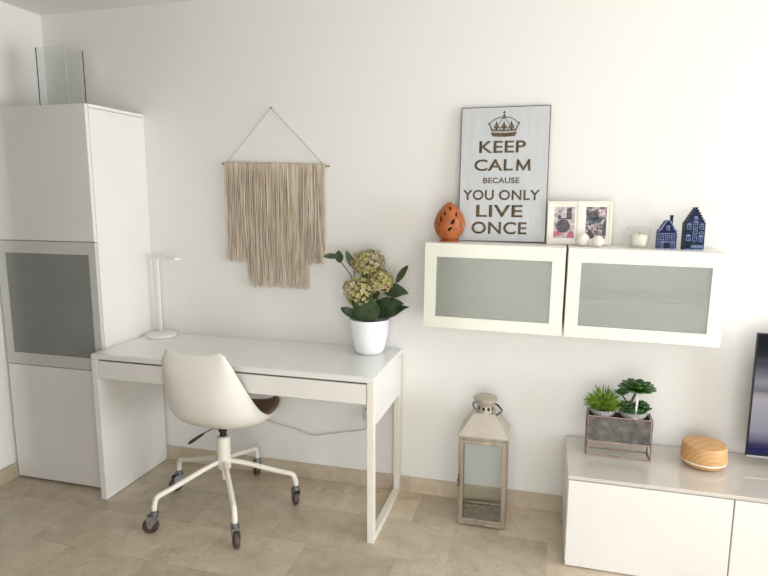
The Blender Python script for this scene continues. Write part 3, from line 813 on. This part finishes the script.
pic(2.293, -.085, 'cream frame with dark teal print, behind the two white balls', .134, .189, M['print_b'],
    [('dark_patch', M['ink_dark'], [[(.02, .80), (.55, .92), (.66, .62), (.5, .55), (.1, .60)], [(.0, .02), (.5, .0), (.3, .24), (.08, .2)], [(.8, .1), (1, .1), (1, .6), (.85, .55)]]),
     ('teal_patch', M['ink_teal'], [[(.02, .62), (.3, .66), (.65, .70), (.88, .66), (.72, .50), (.3, .46), (.06, .52)]])])

# ------------------------------------------------------------------ white balls
b1 = MB().sphere((0, 0, 0), .0285, 32, 20).build('decorative_ball', M['ball'], smooth=True); b1.location = (2.240, -.142, ZT + .0285)
tag(b1, 'larger white decorative ball in front of the picture frames', 'decorative ball', 'white balls')
b2 = b1.copy(); COL.objects.link(b2); b2.location = (2.300, -.160, ZT + .0245); b2.scale = (.86, .86, .86); b2.rotation_euler = (.4, .3, 1)
tag(b2, 'smaller white decorative ball, the right one of the two', 'decorative ball', 'white balls')

# ------------------------------------------------------------------ candle in a glass
t = thing('glass_candle', 'white candle in a clear tapered glass, left of the blue houses', 'candle', (2.468, -.100, ZT))
MB().lathe([(0, .0005), (.034, .0005), (.036, .003), (.0475, .083), (.0455, .084), (.0335, .009), (0, .008)], (0, 0, 0), 48, cap=False).build('tumbler', M['thin'], t, local=True, smooth=True)
MB().lathe([(0, .010), (.0325, .010), (.0375, .052), (.036, .055), (0, .053)], (0, 0, 0), 40, cap=False).build('wax', M['wax'], t, local=True, smooth=True)
MB().tube([(0, 0, .053), (.001, 0, .060), (.003, 0, .064)], .001, 6).build('wick', M['black'], t, local=True)

# ------------------------------------------------------------------ blue ceramic houses
def outline_small(w_, h):
    hw = w_ / 2
    return [(-hw, 0), (hw, 0), (hw, .066), (hw * .95, .070), (hw * .98, .076), (hw * .72, .084), (hw * .60, .095), (hw * .42, .104), (hw * .30, .113), (hw * .12, .118), (-hw * .12, .118),
            (-hw * .30, .113), (-hw * .42, .104), (-hw * .60, .095), (-hw * .72, .084), (-hw * .98, .076), (-hw * .95, .070), (-hw, .066)]
def outline_tall(w_, n=6, ze=.112, zt=.172):
    hw = w_ / 2; right = [(hw, 0), (hw, ze)]
    for i in range(n):
        x = hw * (1 - (i + 1) / (n + .6)); z = ze + (zt - ze) * (i + 1) / n
        right.append((x, right[-1][1])); right.append((x, z))
    return right + [(-x, z) for x, z in reversed(right)]
def offset_strip(mb, poly, y0, y1, wd, i0, i1):
    for i in range(i0, i1):
        a = Vector((poly[i][0], poly[i][1])); b_ = Vector((poly[i + 1][0], poly[i + 1][1]))
        d_ = (b_ - a)
        if d_.length < 1e-5: continue
        n_ = Vector((-d_.y, d_.x)).normalized() * wd; e_ = d_.normalized() * wd * .5
        mb.prism([tuple(a - e_), tuple(b_ + e_), tuple(b_ + e_ + n_), tuple(a - e_ + n_)], y0, y1)
def win(t, xc, z0, w_, h_, y, arched=False):
    fr = MB(); b_ = .0017
    fr.box(xc - w_ / 2, xc - w_ / 2 + b_, y - .0016, y, z0, z0 + h_).box(xc + w_ / 2 - b_, xc + w_ / 2, y - .0016, y, z0, z0 + h_)
    fr.box(xc - w_ / 2, xc + w_ / 2, y - .0016, y, z0, z0 + b_).box(xc - w_ / 2, xc + w_ / 2, y - .0018, y, z0 + h_ - b_, z0 + h_)
    fr.box(xc - .0005, xc + .0005, y - .0014, y, z0, z0 + h_).box(xc - w_ / 2, xc + w_ / 2, y - .0014, y, z0 + h_ * .55, z0 + h_ * .55 + .001)
    if arched: fr.prism([(xc + (w_ / 2 + .001) * math.cos(a_ * PI / 8), z0 + h_ + .004 * math.sin(a_ * PI / 8)) for a_ in range(9)], y - .0018, y)
    o = fr.build('window', M['delft_white'], t, local=True)
    MB().box(xc - w_ / 2 + b_, xc + w_ / 2 - b_, y - .0006, y, z0 + b_, z0 + h_ - b_).build('pane', M['delft_dark'], o, local=True)
# small cobalt one
t = thing('ceramic_house', 'smaller cobalt blue ceramic house with a curved gable and chimney', 'ceramic house', (2.570, -.118, ZT), (0, 0, .05), 'blue ceramic houses')
D_ = .038; yf = -D_ / 2; W_ = .072
po = outline_small(W_, .12)
MB().prism(po, yf, D_ / 2).build('house_body', M['delft'], t, local=True, bevel=.0008)
w = MB(); offset_strip(w, po, yf - .0016, yf + .003, .0042, 3, 15); w.build('gable_trim', M['delft_white'], t, local=True)
MB().box(.010, .020, -.006, .006, .100, .136).box(.0088, .0212, -.0072, .0072, .132, .138).build('chimney', M['delft'], t, local=True, bevel=.0006)
for x in (-.021, .0, .021): win(t, x, .036, .0155, .022, yf)
for x in (-.022, .022): win(t, x, .007, .0165, .018, yf)
win(t, 0, .078, .013, .015, yf, True)
w = MB().box(-.0065, .0065, yf - .0016, yf, .0, .024).build('house_door', M['delft_dark'], t, local=True)
w = MB().box(-W_ / 2, W_ / 2, yf - .002, yf, .0275, .031).box(-W_ / 2, W_ / 2, yf - .002, yf, .0, .004).box(-W_ / 2, W_ / 2, yf - .002, yf, .062, .0645)
for s_ in (-1, 1):
    for i in range(8): w.box(s_ * W_ / 2 - .002, s_ * W_ / 2 + .002, yf - .0018, yf, .006 + i * .0075, .009 + i * .0075)
w.build('stone_bands', M['delft_white'], t, local=True)
# tall slate one
t = thing('ceramic_house', 'taller slate blue ceramic house with a stepped gable, rightmost on the wall cabinets', 'ceramic house', (2.669, -.121, ZT), (0, 0, .10), 'blue ceramic houses')
D_ = .042; yf = -D_ / 2; W_ = .076
po = outline_tall(W_)
MB().prism(po, yf, D_ / 2).build('house_body', M['delft_slate'], t, local=True, bevel=.0006)
w = MB(); offset_strip(w, po, yf - .0014, yf + .002, .0022, 1, len(po) - 2); w.build('gable_trim', M['delft'], t, local=True)
for x, z0 in ((-.024, .084), (.024, .084), (-.024, .038), (.024, .034)): win(t, x, z0, .0155, .020, yf, True)
for z0 in (.090, .064, .036): win(t, 0, z0, .017, .023, yf, z0 > .08)
win(t, .024, .058, .0150, .017, yf)
win(t, 0, .120, .012, .012, yf, True)
MB().box(-.031, -.018, yf - .0016, yf, .008, .032).build('house_door', M['delft_dark'], t, local=True)
w = MB().box(-W_ / 2, W_ / 2, yf - .002, yf, .0, .005).box(-.012, W_ / 2 - .004, yf - .002, yf, .010, .014)
for i in range(9): w.box(-.010 + i * .005, -.007 + i * .005, yf - .0018, yf, .014, .020)
w.build('stone_bands', M['delft_white'], t, local=True)

# the two wall cabinets hang very slightly out of level (falling to the right); what stands on them follows
SL = .0118
for o in [q for q in COL.objects if q.parent is None and q.get('category')]:
    if o['category'] == 'wall cabinet':
        o.rotation_euler.y = SL; o.location.z += .0045 - SL * (o.location.x - 1.573)
        o.location.x -= .0
    elif o['category'] in ('sign', 'candle holder', 'picture frame', 'decorative ball', 'candle', 'ceramic house'):
        o.location.z += .0045 - SL * (o.location.x - 1.573)

# ------------------------------------------------------------------ floor lantern
t = thing('lantern', 'tall square metal and glass lantern standing on the floor between desk and TV bench', 'lantern', (1.854, -.155, 0), (0, 0, .02))
hw, hd = .1085, .088
w = MB().box(-hw, hw, -hd, hd, .004, .016).box(-hw + .012, hw - .012, -hd + .012, hd - .012, .016, .019)
for sx_ in (-1, 1):
    for sy_ in (-1, 1): w.lathe([(.006, 0), (.008, .004)], (sx_ * (hw - .012), sy_ * (hd - .012), 0), 12)
w.build('base', M['nickel'], t, local=True, bevel=.001)
w = MB(); p_ = .010
for sx_ in (-1, 1):
    for sy_ in (-1, 1):
        x = sx_ * (hw - p_ / 2); y = sy_ * (hd - p_ / 2); w.box(x - p_ / 2, x + p_ / 2, y - p_ / 2, y + p_ / 2, .016, .43)
for sy_ in (-1, 1): w.box(-hw + p_, hw - p_, sy_ * (hd - .003) - .003, sy_ * (hd - .003) + .003, .42, .43)
for sx_ in (-1, 1): w.box(sx_ * (hw - .003) - .003, sx_ * (hw - .003) + .003, -hd + p_, hd - p_, .42, .43); w.box(sx_ * (hw - .003) - .003, sx_ * (hw - .003) + .003, -hd + p_, hd - p_, .016, .030)
w.box(-hw + p_, hw - p_, hd - .006, hd, .016, .030)
w.build('corner_posts', M['nickel'], t, local=True, bevel=.0008)
w = MB(); yd = -hd - .0015; th = .006; fw_ = .017
dx0, dx1 = -hw + .006, hw - .004
w.box(dx0, dx0 + fw_, yd - th, yd, .020, .418).box(dx1 - fw_, dx1, yd - th, yd, .020, .418).box(dx0 + fw_, dx1 - fw_, yd - th, yd, .020, .038).box(dx0 + fw_, dx1 - fw_, yd - th, yd, .402, .418)
dr = w.build('door', M['nickel'], t, local=True, bevel=.001)
MB().box(dx0 + fw_ - .002, dx1 - fw_ + .002, yd - .004, yd - .002, .036, .404).build('glass_pane', M['thin'], dr, local=True)
w = MB().box(-hw - .003, -hw + .010, yd - .012, yd - th, .218, .226).box(-hw + .001, -hw + .007, yd - .014, yd - th, .196, .250).sphere((-hw + .004, yd - .012, .247), .004, 10, 6).sphere((-hw + .004, yd - .012, .199), .005, 10, 6)
w.build('latch', M['gunmetal'], dr, local=True)
for nm, b_ in (('glass_pane', (-hw + p_, hw - p_, hd - .004, hd - .002, .028, .422)), ('glass_pane', (-hw + .002, -hw + .004, -hd + p_, hd - p_, .028, .422)), ('glass_pane', (hw - .004, hw - .002, -hd + p_, hd - p_, .028, .422))):
    MB().box(*b_).build(nm, M['thin'], t, local=True)
w = MB(); e1 = .003
rect = lambda a, b_, z: [(-a, -b_, z), (a, -b_, z), (a, b_, z), (-a, b_, z)]
w.loft([rect(hw + e1, hd + e1, .430), rect(hw + e1, hd + e1, .436), rect(.047, .040, .528), rect(.044, .037, .528)])
w.build('roof', M['nickel_roof'], t, local=True, bevel=.001)
# chimney: drum with slots and a flat cap
w = MB(); N_ = 40
for k_ in range(N_):
    a0, a1 = 2 * PI * k_ / N_, 2 * PI * (k_ + 1) / N_
    slots = (k_ % 4) in (0, 1)
    for z0, z1 in (((.528, .540), (.556, .564)) if slots else ((.528, .564),)):
        r0, r1 = .036, .038
        A = [(r0 * math.cos(a0), r0 * math.sin(a0)), (r1 * math.cos(a0), r1 * math.sin(a0)), (r1 * math.cos(a1), r1 * math.sin(a1)), (r0 * math.cos(a1), r0 * math.sin(a1))]
        w.loft([[(x, y, z0) for x, y in A], [(x, y, z1) for x, y in A]])
w.build('chimney_drum', M['nickel_roof'], t, local=True)
MB().lathe([(.030, .53), (.030, .563)], (0, 0, 0), 24).build('drum_liner', M['gap'], t, local=True)
MB().lathe([(0, .563), (.042, .563), (.046, .566), (.055, .586), (.055, .592), (.049, .597), (0, .599)], (0, 0, 0), 44, cap=False).build('chimney_cap', M['nickel_roof'], t, local=True, smooth=True)
w = MB()
w.tube([(.040, -.01, .572), (.058, -.02, .566), (.077, -.030, .548), (.074, -.031, .541), (.050, -.028, .520), (.044, -.028, .516)], .0042, 8)
w.build('handle', M['gunmetal'], t, local=True, smooth=True); w = MB()
w.tube([(-.040, -.01, .572), (-.055, -.012, .566), (-.056, -.015, .558), (-.046, -.018, .535)], .0042, 8)
w.build('handle', M['gunmetal'], t, local=True, smooth=True)

# ------------------------------------------------------------------ TV bench
BX = 2.2185; BT = .3935
t = thing('tv_bench', 'low white gloss TV bench with a beige glass top at the right', 'TV bench', (BX + .9, -.22, 0))
w = MB(); L_ = 1.8
w.box(BX, BX + .016, -.418, BK, .012, .378).box(BX + L_ - .016, BX + L_, -.418, BK, .012, .378).box(BX + .016, BX + L_ - .016, -.418, BK, .012, .028).box(BX + .016, BX + L_ - .016, -.418, BK, .362, .378)
w.box(BX + .592, BX + .608, -.418, BK, .028, .362).box(BX + 1.192, BX + 1.208, -.418, BK, .028, .362).box(BX + .016, BX + L_ - .016, BK - .006, BK, .028, .362)
w.build('body', M['carcass'], t)
w = MB().box(BX + .03, BX + L_ - .03, -.40, BK - .02, 0, .012).build('plinth', M['gap'], t)
box1('glass_top', M['bench_top'], t, BX - .001, BX + L_ + .001, -.437, BK, .3785, BT, bevel=.0015)
for i in range(3): box1('door', M['lacquer'], t, BX + .6 * i + .0025, BX + .6 * (i + 1) - .0025, -.438, -.42, .004, .375, bevel=.0015)

# ------------------------------------------------------------------ planter and succulents
t = thing('metal_planter', 'grey metal trough in a thin copper wire stand on the TV bench', 'planter', (2.427, -.166, BT))
fx0_, fx1_, fy0, fy1 = 2.299, 2.556, -.206, -.118
w = MB(); r_ = .003
def wire(a, b_): w.tube([a, b_], r_, 8)
zs = (BT + r_, .457, .571)
for x in (fx0_, fx1_):
    for y in (fy0, fy1): wire((x, y, BT), (x, y, .5735))
for z in zs:
    for y in (fy0, fy1): wire((fx0_, y, z), (fx1_, y, z))
    for x in (fx0_, fx1_): wire((x, fy0, z), (x, fy1, z))
w.build('wire_stand', M['copper'], t, smooth=True)
w = MB(); g = .004; A = (fx0_ + g, fx1_ - g, fy0 + g, fy1 - g)
q = lambda a, z: [(a[0], a[2], z), (a[1], a[2], z), (a[1], a[3], z), (a[0], a[3], z)]
I = (A[0] + .003, A[1] - .003, A[2] + .003, A[3] - .003)
w.loft([q(A, .461), q(A, .567), q(I, .567), q(I, .466)]).build('trough', M['zinc'], t)

t = thing('potted_succulent', 'small spiky bright green succulent in a grey pot, left in the trough', 'potted succulent', (2.360, -.162, .4665), group='succulents in the trough')
potp = [(0, 0), (.026, 0), (.029, .004), (.036, .085), (.0385, .100), (.049, .110), (.052, .126), (.051, .129), (.048, .126), (.044, .113), (0, .111)]
MB().lathe(potp, (0, 0, 0), 40, cap=False, sy=.92).build('pot', M['cement'], t, local=True, smooth=True)
MB().lathe([(0, .112), (.0455, .112), (.03, .119), (0, .121)], (0, 0, 0), 24, cap=False, sy=.9).build('soil', M['soil'], t, local=True, smooth=True)
w = MB(); rnd = random.Random(5)
for i in range(420):
    ph = rnd.uniform(0, 2 * PI); el = math.asin(rnd.uniform(-.12, 1)); L_ = rnd.uniform(.058, .086) * (1 + .22 * math.sin(el))
    dd = Vector((math.cos(ph) * math.cos(el), math.sin(ph) * math.cos(el) * .8, math.sin(el)))
    b0 = Vector((rnd.uniform(-.012, .012), rnd.uniform(-.010, .010), .132 + rnd.uniform(0, .012)))
    mid = b0 + dd * L_ * .55 + Vector((0, 0, .002)); tip = b0 + dd * L_ + Vector((0, 0, -.005 * math.cos(el)))
    if tip.y > .10: continue
    w.tube([b0 + dd * L_ * .2, mid, tip], [.0013, .0023, .0004], 5)
w.build('foliage', M['succ_a'], t, local=True, smooth=True)

t = thing('potted_succulent', 'dark green rosette succulent with a white tag, right in the trough', 'potted succulent', (2.482, -.162, .4665), group='succulents in the trough')
MB().lathe([(r_ * 1.08, z) for r_, z in potp], (0, 0, -.0), 40, cap=False, sy=.88).build('pot', M['cement'], t, local=True, smooth=True)
MB().lathe([(0, .112), (.048, .112), (.03, .119), (0, .121)], (0, 0, 0), 24, cap=False, sy=.88).build('soil', M['soil'], t, local=True, smooth=True)
w = MB()
def fat_leaf(mb, b0, dd, L_, wd, th=.004, curl=.25):
    b0 = Vector(b0); dd = Vector(dd).normalized(); s_ = dd.cross(Vector((0, 0, 1)))
    s_ = s_.normalized() if s_.length > .05 else Vector((1, 0, 0))
    up = s_.cross(dd).normalized(); rings = []; n_ = 8; p = b0.copy(); d2 = dd.copy()
    for i in range(n_ + 1):
        f = i / n_; hwid = wd * (.28 + .72 * math.sin(min(1, f * 1.25) * PI / 2) ** 1.5) * (1 if f < .75 else math.sqrt(max(.02, 1 - ((f - .75) / .25) ** 2)))
        tk = th * (1 if f < .8 else .4 + .6 * math.sqrt(max(0, 1 - ((f - .8) / .2) ** 2)))
        rings.append([p + s_ * hwid * math.cos(a_) + up * (tk * math.sin(a_) + .25 * hwid * math.cos(a_) ** 2) for a_ in [2 * PI * k_ / 10 for k_ in range(10)]])
        d2 = (d2 + up * curl / n_).normalized(); p = p + d2 * (L_ / n_)
    mb.loft(rings)
# tall rosette head
hc = Vector((.008, -.012, .222))
for ring, (n_, el, L_, wd) in enumerate(((11, .06, .074, .0165), (9, .34, .066, .0165), (7, .62, .050, .0145), (5, .95, .036, .012), (3, 1.25, .024, .009))):
    for k_ in range(n_):
        a_ = 2 * PI * (k_ + .5 * (ring % 2)) / n_ + .2
        fat_leaf(w, hc + Vector((.006 * math.cos(a_), .006 * math.sin(a_), ring * .003)), (math.cos(a_) * math.cos(el), math.sin(a_) * math.cos(el) * .9, math.sin(el)), L_, wd, .0042)
# small side rosettes
for cx_, cy_, cz_, s2 in ((-.036, -.010, .140, .85), (.040, -.012, .136, .80), (.022, -.034, .128, .62), (-.016, .02, .135, .8), (-.050, .0, .196, .72), (.034, .018, .142, .8), (-.012, -.034, .128, .6)):
    for ring, (n_, el, L_, wd) in enumerate(((7, .3, .045, .012), (6, .8, .036, .011), (3, 1.2, .026, .008))):
        for k_ in range(n_):
            a_ = 2 * PI * (k_ + .5 * (ring % 2)) / n_ + cx_ * 20
            fat_leaf(w, (cx_, cy_, cz_ + ring * .002), (math.cos(a_) * math.cos(el), math.sin(a_) * math.cos(el), math.sin(el)), L_ * s2, wd * s2, .0038)
w.build('foliage', M['succ_b'], t, local=True, smooth=True)
w = MB()
w.tube(spline([(-.004, .0, .108), (-.012, -.002, .15), (-.002, -.006, .19), (.008, -.012, .224)], 8), [.0055] * 9, 8)
w.tube(spline([(-.004, .0, .13), (-.03, .0, .17), (-.052, 0, .2)], 6), .0035, 8)
w.tube([(0, 0, .108), (-.036, -.004, .138)], .003, 8); w.tube([(0, 0, .108), (.042, -.006, .128)], .003, 8); w.tube([(0, 0, .108), (.01, -.03, .12)], .003, 8)
w.build('stem', M['stem'], t, local=True, smooth=True)
w = MB(); w.loft([[(.006 + sx_ * .0035, -.046 + sy_ * .0006 - 0.002 * zz, .108 + .085 * zz) for sx_, sy_ in ((-1, -1), (1, -1), (1, 1), (-1, 1))] if zz < 1 else [(.008 + sx_ * .0055, -.048 + sy_ * .0006, .204) for sx_, sy_ in ((-1, -1), (1, -1), (1, 1), (-1, 1))] for zz in (0, .5, 1)])
w.build('plant_tag', M['stake'], t, local=True)

# ------------------------------------------------------------------ wooden diffuser
t = thing('aroma_diffuser', 'round light wood aroma diffuser with a white ring on the TV bench', 'diffuser', (2.765, -.180, BT))
MB().lathe([(0, 0), (.060, 0), (.074, .006), (.083, .016), (.0865, .024), (0, .024)], (0, 0, 0), 56, cap=False).build('base', M['wood'], t, local=True, smooth=True)
MB().lathe([(0, .0242), (.0868, .0242), (.0878, .028), (.0876, .0308), (0, .0308)], (0, 0, 0), 56, cap=False).build('light_ring', M['band'], t, local=True, smooth=True)
MB().lathe([(0, .031), (.0882, .031), (.0888, .045), (.0875, .062), (.0850, .080), (.0835, .092), (.0815, .0955), (.0770, .097), (.03, .0985), (0, .0988)], (0, 0, 0), 56, cap=False).build('cover', M['wood'], t, local=True, smooth=30)

# ------------------------------------------------------------------ television
t = thing('television', 'flat screen television with reflections painted on its screen at the right end of the TV bench', 'television', (3.42, -.10, BT))
tx0, tx1, tz0, tz1 = 2.929, 3.87, .438, .962
w = MB().box(tx0, tx1, -.148, -.135, tz0, tz1).build('bezel', M['tv_black'], t, bevel=.002)
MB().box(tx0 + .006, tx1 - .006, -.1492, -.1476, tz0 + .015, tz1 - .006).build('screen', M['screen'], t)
MB().box(tx0 + .002, tx1 - .002, -.1500, -.146, tz0 - .001, tz0 + .007).build('bottom_strip', M['silver'], t, bevel=.0008)
MB().box(tx0 + .12, tx1 - .12, -.135, -.09, tz0 + .03, tz0 + .38).build('rear_housing', M['tv_black'], t, bevel=.006)
for x in (3.12, 3.72):
    w = MB(); w.tube([(x, -.141, tz0 + .01), (x, -.141, BT + .012), (x, -.24, BT + .007)], .006, 8); w.tube([(x, -.141, BT + .012), (x, -.05, BT + .006)], .005, 8); w.build('foot', M['tv_black'], t, smooth=True)

# ------------------------------------------------------------------ light: daylight through the right window, fill through the widened front opening
def area(name, loc, rot, sx_, sy_, power, col):
    l = bpy.data.lights.new(name, 'AREA'); l.shape = 'RECTANGLE'; l.size = sx_; l.size_y = sy_; l.energy = power; l.color = col
    o = bpy.data.objects.new(name, l); COL.objects.link(o); o.location = loc; o.rotation_euler = rot; return o
area('daylight_right_window', (XR + .10, (wy0 + wy1) / 2, (wz0 + wz1) / 2), (0, PI / 2, 0), wz1 - wz0, wy1 - wy0, 188, (.89, .95, 1.0))
area('balcony_door_fill', ((fx0 + fx1) / 2, YF - .11, fz1 / 2), (PI / 2, 0, 0), fx1 - fx0, fz1, 80, (1.0, .985, .965))  # unseen front opening, widened to the left to even out the light
wd = bpy.data.worlds.new('sky'); sc.world = wd; wd.use_nodes = True
bg = wd.node_tree.nodes['Background']; bg.inputs[0].default_value = (.8, .9, 1, 1); bg.inputs[1].default_value = .6

# ------------------------------------------------------------------ camera
cam = bpy.data.cameras.new('camera'); co = bpy.data.objects.new('camera', cam); COL.objects.link(co)
r_ = Vector((0.96382286, 0.26653523, 0.00211469)); u_ = Vector((-0.04265472, 0.14640327, 0.98830494)); f_ = Vector((-0.26310848, 0.95264109, -0.15247581))
mt = Matrix((r_, u_, -f_)).transposed().to_4x4(); mt.translation = Vector((2.09832523, -2.79792385, 1.50243415))
co.matrix_world = mt
cam.sensor_width = 36; cam.lens = 592.7513 * 36 / 768; cam.clip_start = .05
sc.camera = co
vs = sc.view_settings; vs.view_transform = 'Standard'; vs.look = 'None'; vs.exposure = -0.27; vs.gamma = 1.0; vs.use_curve_mapping = False
